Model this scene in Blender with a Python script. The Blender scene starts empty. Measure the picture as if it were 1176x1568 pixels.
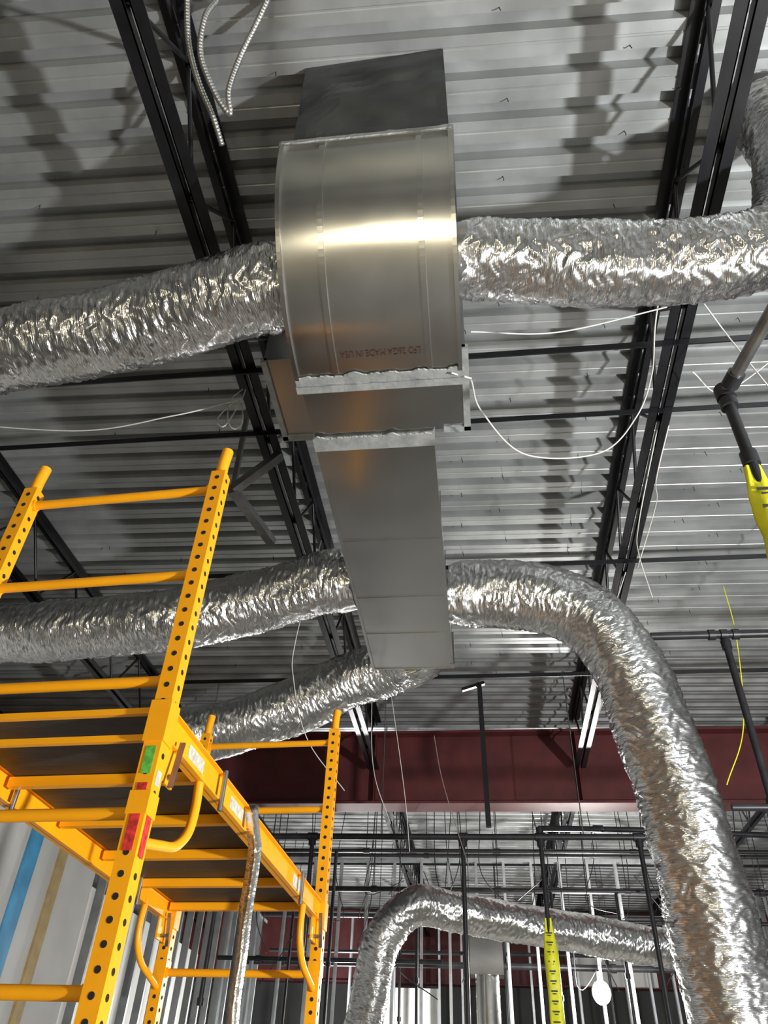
import bpy, math, random
from mathutils import Vector, Matrix, noise
random.seed(7)
H=1.5   # eye height; all z below are given relative to it
S=bpy.context.scene

# ---------------------------------------------------------------- materials
def mat(name, col, rough=.5, metal=0., nscale=0, namt=.0, bump=0., bscale=20., emit=None, es=0., coord='Object', stretch=None, spec=None, aniso=0, rvar=0.):
    m=bpy.data.materials.new(name); m.use_nodes=True
    nt=m.node_tree; b=nt.nodes['Principled BSDF']
    b.inputs['Base Color'].default_value=(*col,1); b.inputs['Roughness'].default_value=rough
    b.inputs['Metallic'].default_value=metal
    if spec is not None: b.inputs['Specular IOR Level'].default_value=spec
    if aniso: b.inputs['Anisotropic'].default_value=aniso
    tc=nt.nodes.new('ShaderNodeTexCoord'); mp=nt.nodes.new('ShaderNodeMapping')
    nt.links.new(tc.outputs[coord],mp.inputs[0])
    if stretch: mp.inputs['Scale'].default_value=stretch
    if nscale:
        n=nt.nodes.new('ShaderNodeTexNoise'); n.inputs['Scale'].default_value=nscale; n.inputs['Detail'].default_value=6
        nt.links.new(mp.outputs[0],n.inputs[0])
        r=nt.nodes.new('ShaderNodeValToRGB')
        r.color_ramp.elements[0].position=.3; r.color_ramp.elements[1].position=.7
        r.color_ramp.elements[0].color=(*[max(0,c*(1-namt)) for c in col],1)
        r.color_ramp.elements[1].color=(*[min(1,c*(1+namt)) for c in col],1)
        nt.links.new(n.outputs[0],r.inputs[0]); nt.links.new(r.outputs[0],b.inputs['Base Color'])
        if rvar:
            mr=nt.nodes.new('ShaderNodeMapRange'); mr.inputs['To Min'].default_value=rough-rvar; mr.inputs['To Max'].default_value=rough+rvar
            mr.inputs['From Min'].default_value=.3; mr.inputs['From Max'].default_value=.7
            nt.links.new(n.outputs[0],mr.inputs[0]); nt.links.new(mr.outputs[0],b.inputs['Roughness'])
    if bump:
        n2=nt.nodes.new('ShaderNodeTexNoise'); n2.inputs['Scale'].default_value=bscale; n2.inputs['Detail'].default_value=4
        nt.links.new(mp.outputs[0],n2.inputs[0])
        bp=nt.nodes.new('ShaderNodeBump'); bp.inputs['Strength'].default_value=bump; bp.inputs['Distance'].default_value=.01
        nt.links.new(n2.outputs[0],bp.inputs['Height']); nt.links.new(bp.outputs[0],b.inputs['Normal'])
    if emit: b.inputs['Emission Color'].default_value=(*emit,1); b.inputs['Emission Strength'].default_value=es
    return m
M_deck=mat('galvanized_deck',(.38,.39,.385),.40,.5,3.,.20,.05,30,rvar=.08)
M_black=mat('black_joist_paint',(.008,.008,.010),.35,0,8,.4)
M_red=mat('red_oxide_primer',(.11,.020,.021),.6,0,4,.25)
M_duct=mat('galvanized_sheet',(.56,.56,.54),.25,1,5,.06,.03,4,aniso=.4,rvar=.02)
M_duct2=mat('galvanized_sheet_dull',(.48,.48,.47),.22,1,3,.06,.03,3,rvar=.02)
M_dark=mat('dark_sheet',(.10,.105,.11),.3,.8,4,.3,.25,5)
M_mastic=mat('duct_sealant',(.36,.37,.36),.55,.3,14,.2,.4,40)
M_ink=mat('red_ink',(.10,.045,.03),.5,.4)
M_orange=mat('yellow_scaffold_paint',(1.0,.40,.006),.36,0,9,.05,.03,60)
M_hole=mat('hole_dark',(.012,.01,.008),.9)
M_ply=mat('plywood_dark',(.022,.020,.018),.5,0,6,.4,.1,20,stretch=(1,6,1))
M_label=mat('white_label',(.55,.53,.45),.5,0,60,.3)
M_labr=mat('red_label',(.6,.03,.03),.5,0,60,.5)
M_labg=mat('green_label',(.12,.45,.06),.5,0,60,.4)
M_yel=mat('yellow_sleeve',(.80,.78,.02),.45,0,10,.12,.4,25)
M_txt=mat('black_print',(.03,.03,.03),.6)
M_wire=mat('white_cable',(.65,.63,.58),.5,0,20,.1)
M_pipe=mat('black_pipe',(.025,.025,.028),.4,.2,12,.3)
M_steelp=mat('steel_fitting',(.30,.30,.30),.35,.9,12,.2)
M_cond=mat('armored_conduit',(.55,.55,.53),.4,.9,20,.15)
M_stud=mat('galvanized_stud',(.50,.52,.53),.4,.7,6,.15)
M_dry=mat('drywall_paper',(.56,.55,.52),.8,0,2,.08)
M_wallw=mat('painted_wall',(.13,.13,.13),.8,0,2,.1)
M_tan=mat('tan_wood',(.42,.30,.13),.7,0,8,.15)
M_blue=mat('blue_board',(.05,.28,.50),.4,0,4,.3)
M_floor=mat('concrete',(.22,.21,.19),.6,0,1.5,.18,.1,12)
M_tape=mat('foil_tape',(.72,.72,.70),.25,1,8,.1,.5,30)
M_rub=mat('black_rubber',(.02,.02,.02),.6)
M_lamp=mat('lamp_glow',(1,1,1),.5,emit=(1,.97,.92),es=120)

def foil():
    m=bpy.data.materials.new('aluminium_foil_jacket'); m.use_nodes=True
    nt=m.node_tree; b=nt.nodes['Principled BSDF']
    b.inputs['Metallic'].default_value=1; b.inputs['Roughness'].default_value=.2
    tc=nt.nodes.new('ShaderNodeTexCoord')
    mp=nt.nodes.new('ShaderNodeMapping'); nt.links.new(tc.outputs['UV'],mp.inputs[0]); mp.inputs['Scale'].default_value=(1,2.3,1)
    v=nt.nodes.new('ShaderNodeTexNoise'); v.inputs['Scale'].default_value=22; v.inputs['Detail'].default_value=3; v.inputs['Roughness'].default_value=.5; v.inputs['Distortion'].default_value=1.8
    nt.links.new(mp.outputs[0],v.inputs[0])
    bp=nt.nodes.new('ShaderNodeBump'); bp.inputs['Strength'].default_value=.42; bp.inputs['Distance'].default_value=.012
    nt.links.new(v.outputs[0],bp.inputs['Height']); nt.links.new(bp.outputs[0],b.inputs['Normal'])
    n=nt.nodes.new('ShaderNodeTexNoise'); n.inputs['Scale'].default_value=9
    nt.links.new(tc.outputs['Object'],n.inputs[0])
    r=nt.nodes.new('ShaderNodeValToRGB'); r.color_ramp.elements[0].position=.35; r.color_ramp.elements[1].position=.65
    r.color_ramp.elements[0].color=(.76,.76,.75,1); r.color_ramp.elements[1].color=(.90,.90,.90,1)
    nt.links.new(n.outputs[0],r.inputs[0]); nt.links.new(r.outputs[0],b.inputs['Base Color'])
    return m
M_foil=foil()

# ---------------------------------------------------------------- mesh builder
class MB:
    def __init__(s): s.v=[];s.f=[];s.m=[];s.s=[];s.mats=[]
    def mi(s,m):
        if m not in s.mats: s.mats.append(m)
        return s.mats.index(m)
    def add(s,vs,fs,m,smooth=False):
        o=len(s.v); s.v+= [Vector(p) for p in vs]; k=s.mi(m)
        for f in fs: s.f.append([i+o for i in f]); s.m.append(k); s.s.append(smooth)
        return o
    def box(s,lo,hi,m,X=None):
        vs=[Vector((x,y,z)) for x in(lo[0],hi[0]) for y in(lo[1],hi[1]) for z in(lo[2],hi[2])]
        if X: vs=[X(p) for p in vs]
        s.add(vs,[(0,1,3,2),(4,6,7,5),(0,4,5,1),(2,3,7,6),(0,2,6,4),(1,5,7,3)],m)
    def bar(s,p0,p1,w,h,m,up=(0,0,1)):
        p0=Vector(p0);p1=Vector(p1);d=(p1-p0).normalized();up=Vector(up)
        if abs(d.dot(up))>.98: up=Vector((0,1,0))
        a=d.cross(up).normalized(); b=a.cross(d).normalized()
        vs=[p+a*x*w/2+b*y*h/2 for p in(p0,p1) for x,y in((-1,-1),(1,-1),(1,1),(-1,1))]
        s.add(vs,[(3,2,1,0),(4,5,6,7),(0,1,5,4),(1,2,6,5),(2,3,7,6),(3,0,4,7)],m)
    def tube(s,pts,r,m,n=12,caps=True,smooth=True,rf=None):
        pts=[Vector(p) for p in pts]; fr=frames(pts); vs=[];fs=[]
        for i,(p,(a,b)) in enumerate(zip(pts,fr)):
            rr=rf(i) if rf else r
            for j in range(n):
                t=2*math.pi*j/n; vs.append(p+a*math.cos(t)*rr+b*math.sin(t)*rr)
        for i in range(len(pts)-1):
            for j in range(n):
                k=(j+1)%n; fs.append((i*n+j,i*n+k,(i+1)*n+k,(i+1)*n+j))
        s.add(vs,fs,m,smooth)
        if caps:
            L=len(pts)-1
            s.add(vs[:n],[tuple(range(n))[::-1]],m); s.add(vs[L*n:],[tuple(range(n))],m)
    def disc(s,c,nrm,r,m,n=10,t=.0008):
        c=Vector(c);nrm=Vector(nrm).normalized(); s.tube([c-nrm*t,c+nrm*t],r,m,n,smooth=False)
    def done(s,name,parent=None,bevel=0):
        me=bpy.data.meshes.new(name)
        lo=Vector((min(p.x for p in s.v),min(p.y for p in s.v),min(p.z for p in s.v)))
        hi=Vector((max(p.x for p in s.v),max(p.y for p in s.v),max(p.z for p in s.v)))
        c=(lo+hi)/2
        me.from_pydata([p-c for p in s.v],[],s.f)
        for m in s.mats: me.materials.append(m)
        me.polygons.foreach_set('material_index',s.m); me.polygons.foreach_set('use_smooth',s.s)
        me.update()
        o=bpy.data.objects.new(name,me); S.collection.objects.link(o); o.location=c+Vector((0,0,H))
        if parent: o.parent=parent
        if bevel:
            b=o.modifiers.new('b','BEVEL'); b.width=bevel; b.segments=2; b.limit_method='ANGLE'
        return o
def frames(pts):
    out=[];n=len(pts);prev=None
    for i in range(n):
        d=(pts[min(i+1,n-1)]-pts[max(i-1,0)]).normalized()
        if prev is None:
            u=Vector((0,0,1)) if abs(d.z)<.9 else Vector((0,1,0))
            a=d.cross(u).normalized()
        else: a=(prev-d*prev.dot(d)).normalized()
        b=a.cross(d).normalized()
        out.append((a,b)); prev=a
    return out
def spline(ctrl,step):
    c=[Vector(p) for p in ctrl]; c=[c[0]*2-c[1]]+c+[c[-1]*2-c[-2]]
    raw=[]
    for i in range(1,len(c)-2):
        for k in range(40):
            t=k/40; p0,p1,p2,p3=c[i-1],c[i],c[i+1],c[i+2]
            raw.append(.5*((2*p1)+(p2-p0)*t+(2*p0-5*p1+4*p2-p3)*t*t+(3*p1-p0-3*p2+p3)*t**3))
    raw.append(c[-2]); out=[raw[0]];acc=0;
    for a,b in zip(raw,raw[1:]):
        L=(b-a).length
        while acc+L>=step:
            a=a+(b-a)*((step-acc)/L); out.append(a); L=(b-a).length; acc=0
        acc+=L
    return out

# ---------------------------------------------------------------- flexible duct
def flex(ctrl,r,seed=0,step=.0068,n=104,pinch0=True,pinch1=False):
    pts=spline(ctrl,step); fr=frames(pts); N=len(pts); vs=[];fs=[]
    for i,(p,(a,b)) in enumerate(zip(pts,fr)):
        s=i*step
        for j in range(n):
            t=2*math.pi*j/n; ct,st=math.cos(t),math.sin(t)
            q=Vector((ct*1.2+seed*7,st*1.2,s*2.6))
            wv=noise.noise(q)
            low=wv*.022
            warp=noise.noise(q*2.3)*.10
            ds,_=noise.voronoi(Vector((ct*1.7+seed*5,st*1.7,(s+warp)*23)))
            f1=min(ds[1]-ds[0],.7)*.015
            ds2,_=noise.voronoi(Vector((ct*3.6+seed*3,st*3.6,(s-warp)*46)))
            f2=min(ds2[1]-ds2[0],.7)*.0075
            rg=(1-2*abs(noise.noise(Vector((ct*2.2+seed,st*2.2,(s+warp*.6)*28)))))*.008
            e=1.
            if pinch0 and s<.09: e=.88+.12*(s/.09)
            if pinch1 and (N-i)*step<.09: e=.9+.1*((N-i)*step/.09)
            R=(r-.012+low+f1+f2+rg)*e
            vs.append(p+(a*ct+b*st)*R)
    for i in range(N-1):
        for j in range(n):
            k=(j+1)%n; fs.append((i*n+j,i*n+k,(i+1)*n+k,(i+1)*n+j))
    m=MB(); m.add(vs,fs,M_foil,True)
    m.add(vs[:n],[tuple(range(n))[::-1]],M_foil); m.add(vs[-n:],[tuple(range(n))],M_foil)
    o=m.done('flexible_duct')
    me=o.data; uv=me.uv_layers.new(name='UVMap')
    for poly in me.polygons:
        for li in poly.loop_indices:
            vi=me.loops[li].vertex_index%(N*n); i,j=divmod(vi,n)
            t=j/n
            if vi%n==0 and any((me.loops[l].vertex_index%n)==n-1 for l in poly.loop_indices): t=1
            uv.data[li].uv=(t*.5,i*step*1.6)
    return o
flex([(-.75,1.95,3.05),(-1.0,1.97,3.05),(-1.6,2.08,3.02),(-2.3,2.12,2.95),(-3.4,2.2,2.87)],.208,1)
flex([(0.01,1.86,3.02),(.3,1.9,3.03),(.8,1.95,3.01),(1.25,1.95,3.02),(1.48,1.88,3.14),(1.58,1.8,3.5),(1.60,1.78,4.02)],.182,2)
flex([(-.75,4.1,2.86),(-1.0,4.12,2.86),(-1.5,4.2,2.78),(-2.1,4.2,2.66),(-3.2,4.3,2.66),(-4.4,4.4,2.7)],.212,3)
flex([(-.45,5.02,2.87),(-.45,5.18,2.90),(-.6,5.38,2.93),(-1.0,5.5,2.86),(-1.5,5.6,2.68),(-2.3,5.65,2.48),(-3.6,5.7,2.42)],.225,4)
flex([(-.14,4.3,2.87),(.12,4.3,2.86),(.48,4.28,2.79),(.76,4.28,2.64),(.93,4.3,2.33),(1.06,4.37,1.80),(1.15,4.46,1.13),(1.2,4.6,.45),(1.25,4.7,-.6),(1.27,4.72,-1.27)],.228,5)
flex([(-1.5,9.1,-1.27),(-1.4,9.1,0),(-1.25,9.05,.95),(-1.08,8.9,1.6),(-.75,8.85,1.92),(-.3,9.1,1.93),(.8,9.5,1.85),(2.0,9.95,1.78),(3.2,10.3,1.75)],.2,6,pinch0=False,n=80,step=.009)

# ---------------------------------------------------------------- rigid duct
d=MB()
X0,X1=-.745,0.0; CY,CZ=2.20,3.42; RO,RI=.73,.25
K=36
arc=lambda r,k:(CY-r*math.cos(math.pi/2*k/K),CZ-r*math.sin(math.pi/2*k/K))
vs=[];fs=[]
for k in range(K+1):
    for x in(X0,X1): y,z=arc(RO,k); vs.append((x,y,z))
for k in range(K): fs.append((2*k,2*k+1,2*k+3,2*k+2))
d.add(vs,fs,M_duct,True)
vs=[];fs=[]
for k in range(K+1):
    for x in(X0,X1): y,z=arc(RI,k); vs.append((x,y,z))
for k in range(K): fs.append((2*k,2*k+2,2*k+3,2*k+1))
d.add(vs,fs,M_duct,True)
for x in(X0,X1):
    vs=[];fs=[]
    for k in range(K+1):
        for r in(RO,RI): y,z=arc(r,k); vs.append((x,y,z))
    for k in range(K): fs.append((2*k,2*k+2,2*k+3,2*k+1))
    d.add(vs,fs,M_duct)
def strip(xa,xb,r0,r1,mt,k0=0,k1=K):
    vs=[];fs=[]
    for k in range(k0,k1+1):
        for (x,r) in((xa,r0),(xa,r1),(xb,r1),(xb,r0)): y,z=arc(r,k); vs.append((x,y,z))
    for i in range(k1-k0):
        for q in range(4): a=i*4+q;b=i*4+(q+1)%4; fs.append((a,b,b+4,a+4))
    d.add(vs,fs,mt,False)
for xc in(-.565,-.135): strip(xc-.012,xc+.012,RO-.002,RO+.009,M_duct)
strip(X0-.012,X0+.006,RO-.03,RO+.018,M_duct); strip(X1-.006,X1+.012,RO-.03,RO+.018,M_duct)
xa,xb=X0+.035,X1-.0
vs=[];fs=[]
NX,NZ=14,12
for i in range(NZ+1):
    f=i/NZ
    for j in range(NX+1):
        g=j/NX; x=xa+(xb-xa)*g+.012*f*(1-2*g); y=1.485-.10*f-.02*g*f; z=3.45+.645*f
        y+=.016*noise.noise(Vector((g*3,f*3,2)))*math.sin(math.pi*f)*2
        vs.append((x,y,z))
for i in range(NZ):
    for j in range(NX): a=i*(NX+1)+j; fs.append((a,a+1,a+NX+2,a+NX+1))
d.add(vs,fs,M_dark,False)
vs=[(xa,1.485,3.45),(xb,1.485,3.45),(xb,1.95,3.45),(xa,1.95,3.45),(xa+.012,1.385,4.095),(xb-.012,1.365,4.095),(xb-.012,1.97,4.095),(xa+.012,1.97,4.095)]
d.add(vs,[(1,2,6,5),(2,3,7,6),(3,0,4,7),(4,5,6,7)],M_dark)
def mastic(x0,x1,y,z,w,axis,seed,th=.006):
    n=90;vs=[];fs=[]
    for i in range(n+1):
        x=x0+(x1-x0)*i/n
        e0=noise.noise(Vector((i*.13,seed,0)))*.008+noise.noise(Vector((i*.5,seed,0)))*.004; e1=max(-.004,noise.noise(Vector((i*.11,seed+9,0)))*.03)+noise.noise(Vector((i*.6,seed+5,0)))*.006
        if axis=='z':
            vs+=[(x,y,z-w/2+e0),(x,y-th,z-w/2+e0+.003),(x,y-th,z+w/2+e1-.003),(x,y,z+w/2+e1)]
        else:
            e1=-e1
            vs+=[(x,y-w/2+e1,z),(x,y-w/2+e1+.003,z-th),(x,y+w/2+e0-.003,z-th),(x,y+w/2+e0,z)]
    for i in range(n):
        for q in range(4): a=i*4+q;b=i*4+(q+1)%4; fs.append((a,b,b+4,a+4))
    fs+=[(3,2,1,0),(n*4,n*4+1,n*4+2,n*4+3)]
    d.add(vs,fs,M_mastic)
d.box((X0-.02,1.455,3.405),(X1+.02,1.97,3.455),M_duct)
mastic(X0-.01,X1+.01,1.457,3.432,.03,'z',1)
d.box((X0-.01,2.20,2.682),(X1+.01,2.245,3.18),M_duct)
d.box((X0-.02,2.245,2.676),(X1+.02,2.285,2.70),M_mastic)
mastic(X0-.015,X1+.02,2.215,2.682,.055,'y',2)
L0,L1=-.735,-.155
zt=3.05
vs=[(X0,2.245,2.69),(X1,2.245,2.69),(X1,2.245,3.17),(X0,2.245,3.17),(L0,2.60,2.69),(L1,2.60,2.69),(L1,2.60,zt),(L0,2.60,zt)]
d.add(vs,[(0,4,5,1),(1,5,6,2),(2,6,7,3),(3,7,4,0)],M_duct2)
d.box((L0-.015,2.585,2.675),(L1+.015,2.67,zt+.015),M_mastic)
mastic(L0-.012,L1+.012,2.60,2.675,.05,'y',3)
ys=[2.67,3.45,4.05,4.5,5.0]
for a,b in zip(ys,ys[1:]):
    d.box((L0,a+.001,2.69),(L1,b-.001,zt),M_duct2)
    d.box((L0-.004,b-.010,2.686),(L1+.004,b+.003,zt+.004),M_duct2)
d.box((L1-.004,2.67,2.684),(L1+.012,5.0,2.70),M_duct2); d.box((L0-.012,2.67,2.684),(L0+.004,5.0,2.70),M_duct2)
d.box((L1-.01,4.93,2.68),(L1+.02,4.99,2.95),M_duct2)
d.box((-.975,2.30,2.97),(.03,2.84,3.42),M_duct2)
d.box((-.99,2.30,2.955),(-.96,2.85,2.99),M_mastic); d.box((-.99,2.82,2.955),(-.74,2.855,2.985),M_mastic); d.box((.01,2.30,2.955),(.045,2.85,2.99),M_mastic); d.box((-.1,2.82,2.955),(.045,2.855,2.985),M_mastic)
for x,y,z,r,s in((-.735,1.95,3.05,.18,-1),(0,1.86,3.02,.16,1),(L0,4.1,2.86,.165,-1),(L1,4.3,2.87,.165,1)):
    d.tube([(x,y,z),(x+s*.06,y,z)],r,M_duct,40)
d.tube([(-.45,5.0,2.87),(-.45,5.06,2.87)],.165,M_duct,40)
duct=d.done('sheet_metal_duct')
# printed lettering (reads the other way up)
cu=bpy.data.curves.new('duct_lettering','FONT'); cu.body='LFD 26GA MADE IN USA'; cu.size=.047; cu.align_x='CENTER'
t=bpy.data.objects.new('duct_lettering',cu); S.collection.objects.link(t)
bpy.context.view_layer.update()
me=bpy.data.meshes.new_from_object(t.evaluated_get(bpy.context.evaluated_depsgraph_get())); bpy.data.objects.remove(t)
a=math.radians(80)
for v in me.vertices:
    x,y=-v.co.x*.72,-v.co.y; an=a-y/RO; r=RO+.003
    v.co=Vector((-.35+x,CY-r*math.cos(an),CZ-r*math.sin(an)+H))-duct.location
me.materials.append(M_ink)
t=bpy.data.objects.new('duct_lettering',me); S.collection.objects.link(t); t.parent=duct

# ---------------------------------------------------------------- roof deck
RX0,RX1,RY0,RY1=-7.,8.,-6.,22.
c=MB(); P=.203; prof=[]; y=RY0-.4
while y<RY1+.4:
    prof+=[(y,4.10),(y+.050,4.10),(y+.054,4.104),(y+.062,4.104),(y+.066,4.10),(y+.118,4.10),(y+.132,4.168),(y+.189,4.168)]; y+=P
vs=[];fs=[]; TS=math.tan(math.radians(1.8))
for (yy,zz) in prof: vs+=[(RX0,yy+RX0*TS,zz),(RX1,yy+RX1*TS,zz)]
for i in range(len(prof)-1): fs.append((2*i,2*i+2,2*i+3,2*i+1))
c.add(vs,fs,M_deck)
c.box((RX0,RY0,4.2),(RX1,RY1,4.3),M_dry)
ceil=c.done('ceiling')
c=MB()
for i in range(8,50):
    for k in range(7):
        x=-3.6+k*.9+(i%2)*.3+random.uniform(-.05,.05)
        if x<-.1 and random.random()<.6: continue
        y=RY0-.4+P*(20+i)+.10+x*TS
        if -.85<x<.1 and 1.2<y<3: continue
        z=4.10; a=random.uniform(-.4,.4)
        l=.055
        p=[(x,y,z),(x+.004,y+.002,z-.035),(x+l*math.cos(a)*.6-.03,y+.01*math.sin(a),z-.042)]
        c.tube(p,.0028,M_pipe,6,smooth=False)
c.done('deck_hanger_clips')

# ---------------------------------------------------------------- joists
def joist(x,y0,y1,zb=3.48,zt=4.095):
    m=MB()
    for z,s in((zb,1),(zt,-1)):
        for q in(-1,1):
            xs=sorted((x+q*.012,x+q*.018))
            if s>0: m.box((xs[0],y0,z),(xs[1],y1,z+.055),M_black)
            else: m.box((xs[0],y0,z-.055),(xs[1],y1,z),M_black)
            xa,xb=sorted((x+q*.012,x+q*.07))
            if s>0: m.box((xa,y0,z),(xb,y1,z+.006),M_black)
            else: m.box((xa,y0,z-.006),(xb,y1,z),M_black)
    y=y0+.05; up=True; st=.42
    while y+st<y1:
        a=(x,y,zb+.03 if up else zt-.03); b=(x,y+st,zt-.03 if up else zb+.03)
        m.tube([a,b],.012,M_black,8); y+=st; up=not up
    return m.done('steel_roof_joist')
for x in(-6.2,-3.74,-1.27,1.21,3.68,6.15):
    joist(x,-5.9,9.02); joist(x,9.42,18.8,)
m=MB()
for y,z,ww in((2.74,3.475,.04),(3.25,3.475,.035),(4.80,3.475,.035),(2.74,4.05,.03),(6.6,3.475,.035),(13,3.475,.035),(.4,3.475,.035)):
    z-=.005
    m.box((RX0+.05,y,z),(RX1-.05,y+ww,z+.005),M_black); m.box((RX0+.05,y,z-ww),(RX1-.05,y+.005,z),M_black)
m.done('joist_bridging')
def ibeam(name,y,z0,z1,fw=.30):
    m=MB(); m.box((RX0+.01,y-fw/2,z0),(RX1-.01,y+fw/2,z0+.03),M_red); m.box((RX0+.01,y-fw/2,z1-.03),(RX1-.01,y+fw/2,z1),M_red)
    m.box((RX0+.01,y-.01,z0+.03),(RX1-.01,y+.01,z1-.03),M_red)
    for x in(-6.2,-3.74,-1.27,1.21,3.68,6.15): m.box((x-.006,y-fw/2+.01,z0+.03),(x+.006,y+fw/2-.01,z1-.03),M_red)
    m.done(name)
ibeam('steel_beam',9.22,3.09,4.00); ibeam('steel_beam',19.0,2.6,4.00)

# ---------------------------------------------------------------- room shell
m=MB(); m.box((RX0,RY0,-1.6),(RX1,RY1,-1.5),M_floor); m.done('floor')
m=MB(); m.box((RX0-.1,RY0,-1.5),(RX0,RY1,4.2),M_wallw); m.done('wall_left')
m=MB(); m.box((RX1,RY0,-1.5),(RX1+.1,RY1,4.2),M_wallw); m.done('wall_right')
m=MB(); m.box((RX0,RY0-.1,-1.5),(RX1,RY0,4.2),M_wallw); m.done('wall_rear')
m=MB(); m.box((RX0,RY1,-1.5),(RX1,RY1+.1,4.2),M_wallw); m.done('wall_far')
m=MB(); m.box((-4.15,3.6,-1.5),(-4.0,8.0,2.35),M_dry)
m.box((-4.0,7.15,-1.5),(-3.975,7.30,2.35),M_tan); m.box((-3.995,6.58,-1.5),(-3.985,6.80,2.1),M_blue)
m.done('drywall_partition')
def studs(name,p0,p1,z0,z1,sp=.406,dx=.04,dy=.09):
    m=MB(); p0=Vector(p0);p1=Vector(p1);d=(p1-p0);L=d.length;d.normalize();n=Vector((-d.y,d.x))
    def X(a,b,z): q=p0+d*a+n*b; return Vector((q.x,q.y,z))
    a=0
    while a<L:
        for (u0,u1,w0,w1) in((0,.002,-dy/2,dy/2),(0,dx,-dy/2,-dy/2+.002),(0,dx,dy/2-.002,dy/2)):
            m.box((a+u0,w0,z0),(a+u1,w1,z1),M_stud,lambda p:X(p.x,p.y,p.z))
        a+=sp
    for z in(z0,z1-.05): m.box((0,-dy/2-.003,z),(L,-dy/2,z+.05),M_stud,lambda p:X(p.x,p.y,p.z)); m.box((0,dy/2,z),(L,dy/2+.003,z+.05),M_stud,lambda p:X(p.x,p.y,p.z))
    m.box((0,-.02,.6),(L,.02,.63),M_stud,lambda p:X(p.x,p.y,p.z))
    return m.done(name)
studs('metal_stud_partition',(-4,8.2),(-4,15),-1.5,3.0)
studs('metal_stud_partition',(-3.9,12.5),(3.8,12.5),-1.5,3.4,sp=.42)
studs('metal_stud_partition',(-3.0,16.2),(5.0,16.2),-1.5,3.4,sp=.42)
studs('metal_stud_partition',(4.6,8),(4.6,15.8),-1.5,3.4)
m=MB(); m.box((-5.6,8.1,-1.5),(-5.5,16,2.6),M_dry); m.box((1.6,16.5,2.3),(3.1,16.6,3.3),M_dry);  m.box((-2.6,16.5,-1.5),(-.9,16.6,2.2),M_dry); m.done('drywall_partition')

# ---------------------------------------------------------------- scaffold
sc=bpy.data.objects.new('rolling_scaffold',None); S.collection.objects.link(sc)
O=Vector((-.88,1.92,0)); R=Vector((.9985,-.054,0)); F=Vector((.054,.9985,0))
W=.74; LN=1.97; ZT=1.93
def T(p):
    sink=.058*p[1]*max(0,(p[2]+1.3))/3.23
    return O+R*p[0]+F*p[1]+Vector((0,0,p[2]-sink))
def post(u,v,ztop=ZT):
    m=MB(); w=.026
    m.box((u-w,v-w,-1.30),(u+w,v+w,ztop-.10),M_orange,T)
    m.box((u-w-.004,v-w-.004,.02),(u+w+.004,v+w+.004,.13),M_orange,T)
    m.box((u-w-.003,v-w-.003,.62),(u+w+.003,v+w+.003,.68),M_orange,T)
    a=[(u,v,ztop-.13),(u,v,ztop-.05),(u+.006,v,ztop+.02)]
    m.tube([T(Vector(p)) for p in a],.021,M_orange,14)
    z=-1.2
    while z<ztop-.13:
        for q in(-1,1):
            m.disc(T(Vector((u,v+q*w,z))),F,.0085,M_hole)
            m.disc(T(Vector((u+q*w,v,z))),R,.0085,M_hole)
        z+=.0508
    m.tube([T(Vector((u,v,-1.30))),T(Vector((u,v,-1.36)))],.02,M_steelp,12)
    m.tube([T(Vector((u-.02,v,-1.43))),T(Vector((u+.02,v,-1.43)))],.07,M_rub,24)
    m.box((u-.03,v-.02,-1.44),(u-.024,v+.02,-1.35),M_steelp,T); m.box((u+.024,v-.02,-1.44),(u+.03,v+.02,-1.35),M_steelp,T); m.box((u-.03,v-.02,-1.36),(u+.03,v+.02,-1.35),M_steelp,T)
    return m.done('post',sc)
for u in(0,-W):
    for v in(0,LN): post(u,v)
for v in(0,LN):
    m=MB()
    hs=(.17,.54,.92,1.30,1.70,2.08,2.46,2.84) if v==0 else (.17,.54,1.30,1.70,2.08,2.46,2.84)
    for h in hs:
        z=ZT-h
        m.tube([T(Vector((-W+.02,v,z))),T(Vector((-.02,v,z)))],.0165,M_orange,14)
        for u in(-W+.03,-.03): m.tube([T(Vector((u-.006,v,z))),T(Vector((u+.006,v,z)))],.021,M_orange,14)
    m.done('ladder_rungs',sc)
ZR=.885
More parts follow.
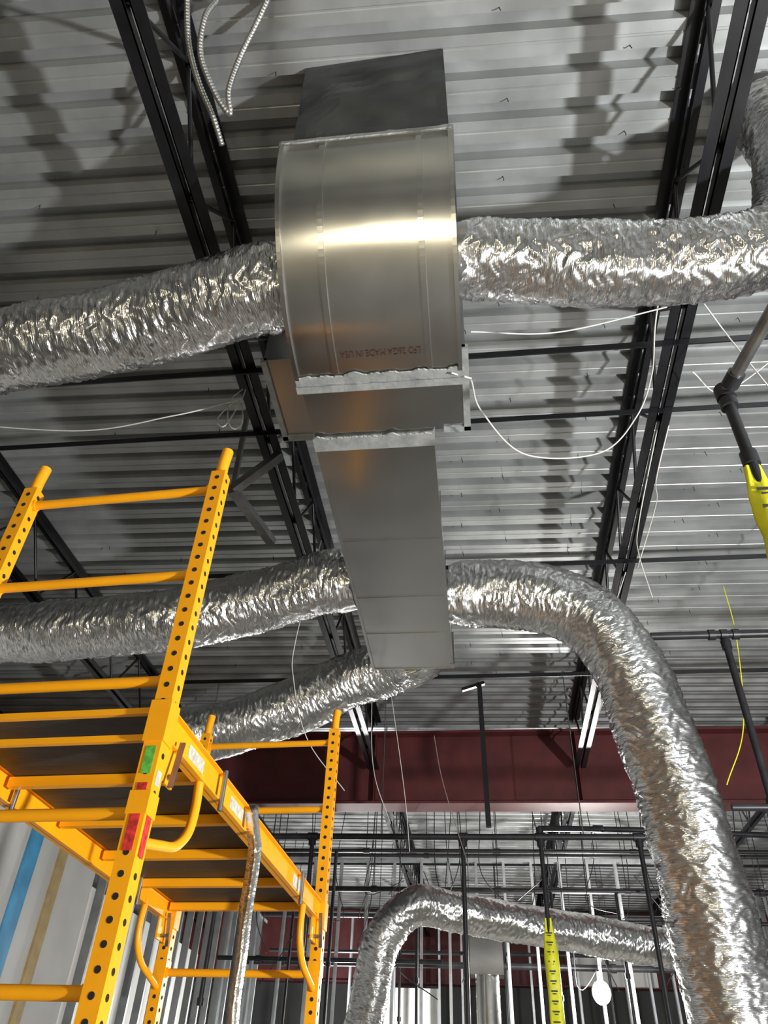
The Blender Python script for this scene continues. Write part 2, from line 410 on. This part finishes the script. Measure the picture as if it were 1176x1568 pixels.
for u,sg in((0,1),(-W,-1)):
    m=MB(); zc=ZR; uu=u
    m.box((uu-.003,.03,zc-.045),(uu+.003,LN-.03,zc+.045),M_orange,T)
    for z in(zc-.045,zc+.041): m.box((uu-.02,.03,z),(uu+.02,LN-.03,z+.004),M_orange,T)
    for v in(0,LN):
        m.box((uu-.031,v-.031,zc-.07),(uu+.031,v+.031,zc+.05),M_orange,T)
        s=1 if v==0 else -1
        p=[(uu+.002,v+s*.32,zc-.02),(uu+.002,v+s*.33,zc-.12),(uu+.002,v+s*.31,zc-.20),(uu+.002,v+s*.24,zc-.26),(uu+.002,v+s*.14,zc-.29),(uu+.002,v+s*.02,zc-.32)]
        m.tube([T(Vector(q)) for q in spline(p,.015)],.0145,M_orange,12)
        m.tube([T(Vector((uu-.02,v+s*.10,zc-.12))),T(Vector((uu+.03,v+s*.10,zc-.12)))],.008,M_steelp,10)
        va,vb=sorted((v+s*.03,v+s*.14))
        m.box((uu-.004,va,zc-.14),(uu+.004,vb,zc-.04),M_orange,T)
        m.tube([T(Vector((uu+.028,v+s*.46,zc+.05))),T(Vector((uu+.028,v+s*.46,zc-.08)))],.0085,M_steelp,10)
        m.bar(T(Vector((uu+.028,v+s*.10,zc-.02))),T(Vector((uu+.032,v+s*.07,zc-.16))),.016,.006,M_steelp)
    if u==0:
        m.box((.0035,.20,zc-.015),(.0045,.33,zc+.025),M_label,T); m.box((.0035,.60,zc-.015),(.0045,.74,zc+.025),M_label,T); m.box((.0035,1.45,zc-.02),(.0045,1.62,zc+.03),M_label,T)
        m.box((-.014,-.0278,.53),(.014,-.0268,.70),M_labr,T); m.box((-.014,-.0278,.725),(.014,-.0268,.80),M_labg,T); m.box((.0268,-.014,.52),(.0278,.014,.66),M_labr,T)
        m.box((.0268,-.014,.70),(.0278,.014,.74),M_label,T)
    m.done('side_rail',sc)
m=MB()
m.box((-W+.035,.02,ZR+.03),(-.035,LN-.02,ZR+.045),M_ply,T)
for k in range(5):
    v=.42+k*(LN-.50)/4
    m.box((-W+.02,v-.014,ZR-.005),(-.02,v+.014,ZR+.028),M_orange,T)
for zz in(ZR-.06,ZR+.02): m.box((-W+.03,-.010,zz),(-.03,.006,zz+.018),M_orange,T)
m.done('platform',sc)
m=MB(); n=40;vs=[];fs=[]
for i in range(n+1):
    f=i/n; z=.90-f*1.1; x=-.81+.012*noise.noise(Vector((f*5,0,1)))+.035*min(1,f*8); y=2.66+.02*noise.noise(Vector((f*4,3,1)))
    tw=.5*noise.noise(Vector((f*3,8,1)))
    vs+=[(x-.024*math.cos(tw),y-.024*math.sin(tw),z),(x+.024*math.cos(tw),y+.024*math.sin(tw),z)]
for i in range(n): fs.append((2*i,2*i+1,2*i+3,2*i+2))
m.add(vs,fs,M_tape,True)
o=m.done('foil_tape_strip'); sm=o.modifiers.new('s','SOLIDIFY'); sm.thickness=.001

# ---------------------------------------------------------------- sprinkler pipes
def sleeve(m,x,y,z0,z1,w):
    n=30;vs=[];fs=[]
    for i in range(n+1):
        f=i/n;z=z1+(z0-z1)*f; ww=w*(.55+.45*min(1,f*4))*(1+.15*noise.noise(Vector((f*7,x,y))))
        for j in range(16):
            t=2*math.pi*j/16; vs.append((x+ww*math.cos(t),y+ww*.55*math.sin(t)+.006*math.sin(3*t+f*9),z))
    for i in range(n):
        for j in range(16): k=(j+1)%16; fs.append((i*16+j,(i+1)*16+j,(i+1)*16+k,i*16+k))
    m.add(vs,fs,M_yel,True)
    z=z1-.12
    while z>z0+.06:
        m.box((x-w*.5,y-w*.62,z-.012),(x+w*.4,y-w*.60,z),M_txt); m.box((x-w*.3,y-w*.62,z-.03),(x+w*.2,y-w*.60,z-.022),M_txt)
        z-=.075
def fit(m,p,r=.036,ax=(0,0,1),l=.03):
    p=Vector(p);ax=Vector(ax); m.tube([p-ax*l,p+ax*l],r,M_pipe,14)
m=MB()
SX=1.01
m.tube([(SX,2.05,2.25),(1.08,1.7,2.25),(1.9,-2.6,2.25)],.024,M_steelp,14)
m.tube([(SX,2.05,2.27),(SX,2.05,1.28)],.021,M_pipe,14)
fit(m,(SX,2.05,2.25)); fit(m,(SX,2.05,2.19),.033,l=.02); fit(m,(SX+.015,1.98,2.25),.033,(.19,-.98,0)); fit(m,(SX,2.05,1.90),.03)
sleeve(m,SX-.005,2.05,1.25,1.86,.05)
for y in(-1,): m.tube([(1.17+(1.2-y)*.19,y,2.27),(1.17+(1.2-y)*.19,y,4.09)],.006,M_steelp,8)
m.done('sprinkler_pipe')
m=MB()
m.tube([(1.25,4.78,2.78),(6.5,4.78,2.78)],.028,M_pipe,14); m.tube([(1.74,4.78,2.78),(1.74,4.78,1.6)],.024,M_pipe,14)
for x in(1.66,1.74,1.82): fit(m,(x,4.78,2.78),.038,(1,0,0),.022)
fit(m,(1.74,4.78,2.70),.034); fit(m,(1.74,4.78,1.62),.036); m.tube([(1.50,4.78,1.6),(3.0,4.78,1.6)],.022,M_pipe,12)
for x in(2.6,5.0): m.tube([(x,4.78,2.8),(x,4.78,4.09)],.006,M_steelp,8)
m.done('sprinkler_pipe')
m=MB()
m.tube([(-3.9,7.84,2.34),(2.3,7.84,2.34)],.03,M_pipe,12)
for x,zb in((-.18,-.2),(.58,.8),(1.52,.4),(-2.6,.9),(-1.7,1.2)):
    m.tube([(x,7.84,2.34),(x,7.84,zb)],.022,M_pipe,12); fit(m,(x,7.84,2.28),.038); fit(m,(x,7.84,2.34),.040,(1,0,0),.05); fit(m,(x,7.84,zb),.032)
sleeve(m,.58,7.84,.72,1.62,.06)
m.tube([(.58,7.84,2.42),(.9,8.1,2.5),(1.6,8.3,2.55),(3.2,8.5,2.55)],.028,M_pipe,12); fit(m,(.58,7.84,2.4),.036)
fit(m,(1.2,8.2,2.53),.036,(1,.1,0),.05)
for x in(-3,-1,1): m.tube([(x,7.84,2.36),(x,7.84,4.09)],.006,M_steelp,8)
m.done('sprinkler_pipe')
m=MB()
for y,z,x0,x1,r in((10.3,2.9,-3.8,4.4,.024),(11.2,2.65,-3.8,4.4,.035),(11.6,3.2,-6.5,7,.03),(10.8,2.2,.4,4.4,.024),(14,2.9,-3.8,4.4,.04),(14.8,2.5,-3.8,4.4,.03),(11.9,1.9,-3.8,-.6,.03),(13.4,2.1,-3.8,4.4,.045)):
    m.tube([(x0,y,z),(x1,y,z)],r,M_pipe,10)
    k=x0+.6
    while k<x1: m.tube([(k,y,z),(k,y,4.08)],.005,M_pipe,6); fit(m,(k,y,z),r*1.35,(1,0,0),.04); k+=1.7
for x,y,z0,z1 in((-1.9,10.3,.3,2.9),(.9,11.2,.2,2.65),(2.2,10.3,.6,2.9),(3.1,11.2,.2,2.65),(-.9,11.2,.5,2.65),(-2.6,11.2,.6,2.65),(1.9,14,-.2,2.9),(.3,14,-.2,2.9),(2.7,10.8,.3,2.2),(1.75,11.2,.7,2.65),(-1.4,14,0,2.9)):
    m.tube([(x,y,z0),(x,y,z1)],.022,M_pipe,8); fit(m,(x,y,z0),.035); fit(m,(x,y,(z0+z1)/2),.033)
pp=[]
for k in range(30):
    x=random.uniform(-3.5,4);y=random.uniform(9.8,12.2);z=random.uniform(1.6,2.8)
    pp.append([(x,y,4.08),(x+random.uniform(-.1,.1),y,z+.6),(x+random.uniform(-.2,.2),y,z),(x+random.uniform(-.5,.5),y,z+random.uniform(-.5,.6))])
for p in pp: m.tube(spline(p,.05),.006,M_pipe,6)
m.done('conduit_run')
m=MB(); m.bar((.05,6.7,3.43),(.07,6.7,2.08),.045,.045,M_black); m.bar((-.12,6.7,3.36),(.1,6.7,3.43),.04,.03,M_black)
m.done('hanging_strut')
m=MB(); m.bar((-1.2,3.45,3.45),(-1.50,3.5,3.20),.06,.05,M_steelp); m.bar((-1.50,3.5,3.2),(-1.35,4.0,3.15),.06,.05,M_steelp); m.bar((-1.50,3.5,3.2),(-1.52,3.5,4.09),.03,.03,M_steelp)
m.done('strut_brace')
m=MB(); m.box((-.2,10.45,1.55),(.2,10.75,2.0),M_duct); m.tube([(0,10.6,1.55),(0,10.6,-1.5)],.14,M_duct,32)
for k in range(20): m.tube([(0,10.6,1.5-k*.15),(0,10.6,1.488-k*.15)],.145,M_duct,32)
for x in(-.19,.19): m.tube([(x,10.6,2.0),(x,10.6,4.09)],.004,M_pipe,6)
m.done('round_duct')

# ---------------------------------------------------------------- cables
def cable(name,paths,r,mt,rib=False,step=.02):
    m=MB()
    for p in paths:
        s=spline(p,.004 if rib else step)
        m.tube(s,r,mt,10 if rib else 7,rf=(lambda i:r*(1+.14*math.sin(i*1.6))) if rib else None)
    return m.done(name)
cable('armored_cable',[[(-.80,1.05,4.09),(-.86,1.12,3.98),(-.95,1.22,3.85),(-1.0,1.3,3.68),(-1.0,1.37,3.6),(-1.06,1.3,3.66),(-1.12,1.18,3.8),(-1.10,1.08,3.95),(-1.06,1.05,4.09)],
 [(-1.19,1.0,4.09),(-1.19,1.15,3.9),(-1.16,1.28,3.78),(-1.10,1.4,3.66),(-1.07,1.5,3.58)]],.0135,M_cond,True)
cable('white_cable',[[(.05,2.30,2.72),(.1,2.55,2.77),(.33,2.92,2.82),(.76,3.1,2.98),(1.0,3.1,3.25),(1.08,2.9,3.38),(1.05,2.56,3.40),(1.1,2.3,3.6)],
 [(.05,2.29,2.72),(-.04,2.20,2.66)]],.0045,M_wire)
cable('white_cable',[[(.06,2.2,2.95),(.5,2.35,3.1),(1.12,2.5,3.45)],[(1.3,2.5,3.45),(1.42,2.62,3.3),(1.55,2.7,3.0),(1.6,2.75,2.95),(1.7,2.6,3.1),(1.8,2.4,3.4)],[(1.3,2.9,3.38),(1.5,3.05,3.36),(1.9,2.95,3.6)],
 [(1.25,3.33,3.40),(1.18,3.6,3.2),(1.3,4.1,3.42),(1.2,4.5,3.2),(1.28,4.76,3.42)],[(1.2,4.9,3.42),(1.05,5.4,3.1),(1.25,6.2,3.3),(1.1,6.5,3.0)],[(1.2,3.4,3.44),(1.1,3.9,3.1),(1.22,4.5,3.3),(1.3,4.7,3.05)]],.004,M_wire)
cable('wire_coil',[[(-1.3,2.85,3.42),(-1.35,2.83,3.3),(-1.32,2.8,3.1),(-1.27,2.8,3.02),(-1.24,2.82,3.1),(-1.3,2.83,3.3),(-1.4,2.83,3.15),(-1.33,2.8,3.05),(-1.28,2.82,3.28),(-1.28,2.85,3.42)],[(-1.3,2.83,3.3),(-1.6,2.7,3.05),(-2.2,2.72,3.0),(-3.2,2.6,3.1),(-3.74,2.6,3.46)]],.004,M_wire)
cable('hanging_wire',[[(-1.1,4.4,3.46),(-1.2,4.4,2.6),(-1.18,4.4,2.3),(-1.05,4.42,1.9),(-.8,4.5,1.6)],[(-.9,6,3.46),(-.86,6,2.4),(-.7,6.1,1.9)],[(-.8,6,3.46),(-.6,6,2.2),(-.55,6.1,1.7)],[(-.35,6,2.6),(-.28,6,2.2),(-.1,6.1,1.6)]],.003,M_wire)
cable('yellow_cord',[[(2.0,5.2,3.46),(1.98,5.2,3.0),(1.85,5.2,2.3),(1.65,5.25,1.9)]],.004,M_yel)

# ---------------------------------------------------------------- lights
def worklight(x,y,z,power,col,soft):
    e=bpy.data.objects.new('work_light',None); S.collection.objects.link(e)
    m=MB(); zb=max(z-.35,-1.40)
    for k in range(3):
        a=k*2.094; m.tube([(x,y,zb),(x+.4*math.cos(a),y+.4*math.sin(a),-1.49)],.012,M_orange,8)
    m.tube([(x,y,zb),(x,y,z-soft-.06)],.015,M_orange,10)
    m.box((x-.15,y-.03,z-soft-.07),(x+.15,y+.03,z-soft-.04),M_rub)
    m.done('tripod',e)
    li=bpy.data.lights.new('lamp','POINT'); li.energy=power; li.color=col; li.shadow_soft_size=soft
    lo=bpy.data.objects.new('lamp',li); lo.location=(x,y,z+H); lo.parent=e; S.collection.objects.link(lo)
worklight(4.1,.35,-.3,1380,(.97,.985,1),.10)
worklight(-.6,-4.6,.4,230,(1,.88,.62),.38)
m=MB()
cx,cy,cz=1.5,12.,1.60
m.tube([(cx,cy,4.09),(cx,cy,cz+.2)],.006,M_rub,8); m.tube([(cx,cy,cz+.24),(cx,cy,cz+.10)],.04,M_rub,14)
rings=10;vs=[];fs=[]
for i in range(rings+1):
    p=math.pi*i/rings
    for j in range(16): t=2*math.pi*j/16; vs.append((cx+.12*math.sin(p)*math.cos(t),cy+.12*math.sin(p)*math.sin(t),cz+.14*math.cos(p)))
for i in range(rings):
    for j in range(16): k=(j+1)%16; fs.append((i*16+j,(i+1)*16+j,(i+1)*16+k,i*16+k))
m.add(vs,fs,M_lamp,True); m.done('hanging_work_bulb')
li=bpy.data.lights.new('bulb_light','POINT'); li.energy=420; li.shadow_soft_size=.1; li.color=(1,.97,.93)
lo=bpy.data.objects.new('bulb_light',li); lo.location=(cx,cy-.3,cz+H); S.collection.objects.link(lo)
li=bpy.data.lights.new('far_fill','POINT'); li.energy=420; li.shadow_soft_size=.1  # added fill light without a fixture, brightens the far studs and drywall
lo=bpy.data.objects.new('far_fill',li); lo.location=(-2.5,15,1.0+H); S.collection.objects.link(lo)

w=bpy.data.worlds.new('World'); S.world=w; w.use_nodes=True
w.node_tree.nodes['Background'].inputs[0].default_value=(.5,.55,.6,1); w.node_tree.nodes['Background'].inputs[1].default_value=.1

# ---------------------------------------------------------------- camera
cam=bpy.data.cameras.new('camera'); cam.sensor_fit='VERTICAL'; cam.sensor_height=36; cam.lens=1500/2048*36; cam.clip_start=.05
co=bpy.data.objects.new('camera',cam); S.collection.objects.link(co); S.camera=co
back=Vector((.1085,-.7568,-.639)).normalized(); up=Vector((.0451,-.6438,.7684)); right=up.cross(back).normalized(); up=back.cross(right)
Mx=Matrix((right,up,back)).transposed().to_4x4(); Mx.translation=Vector((0,0,H)); co.matrix_world=Mx
S.view_settings.view_transform='Standard'
S.view_settings.exposure=.35
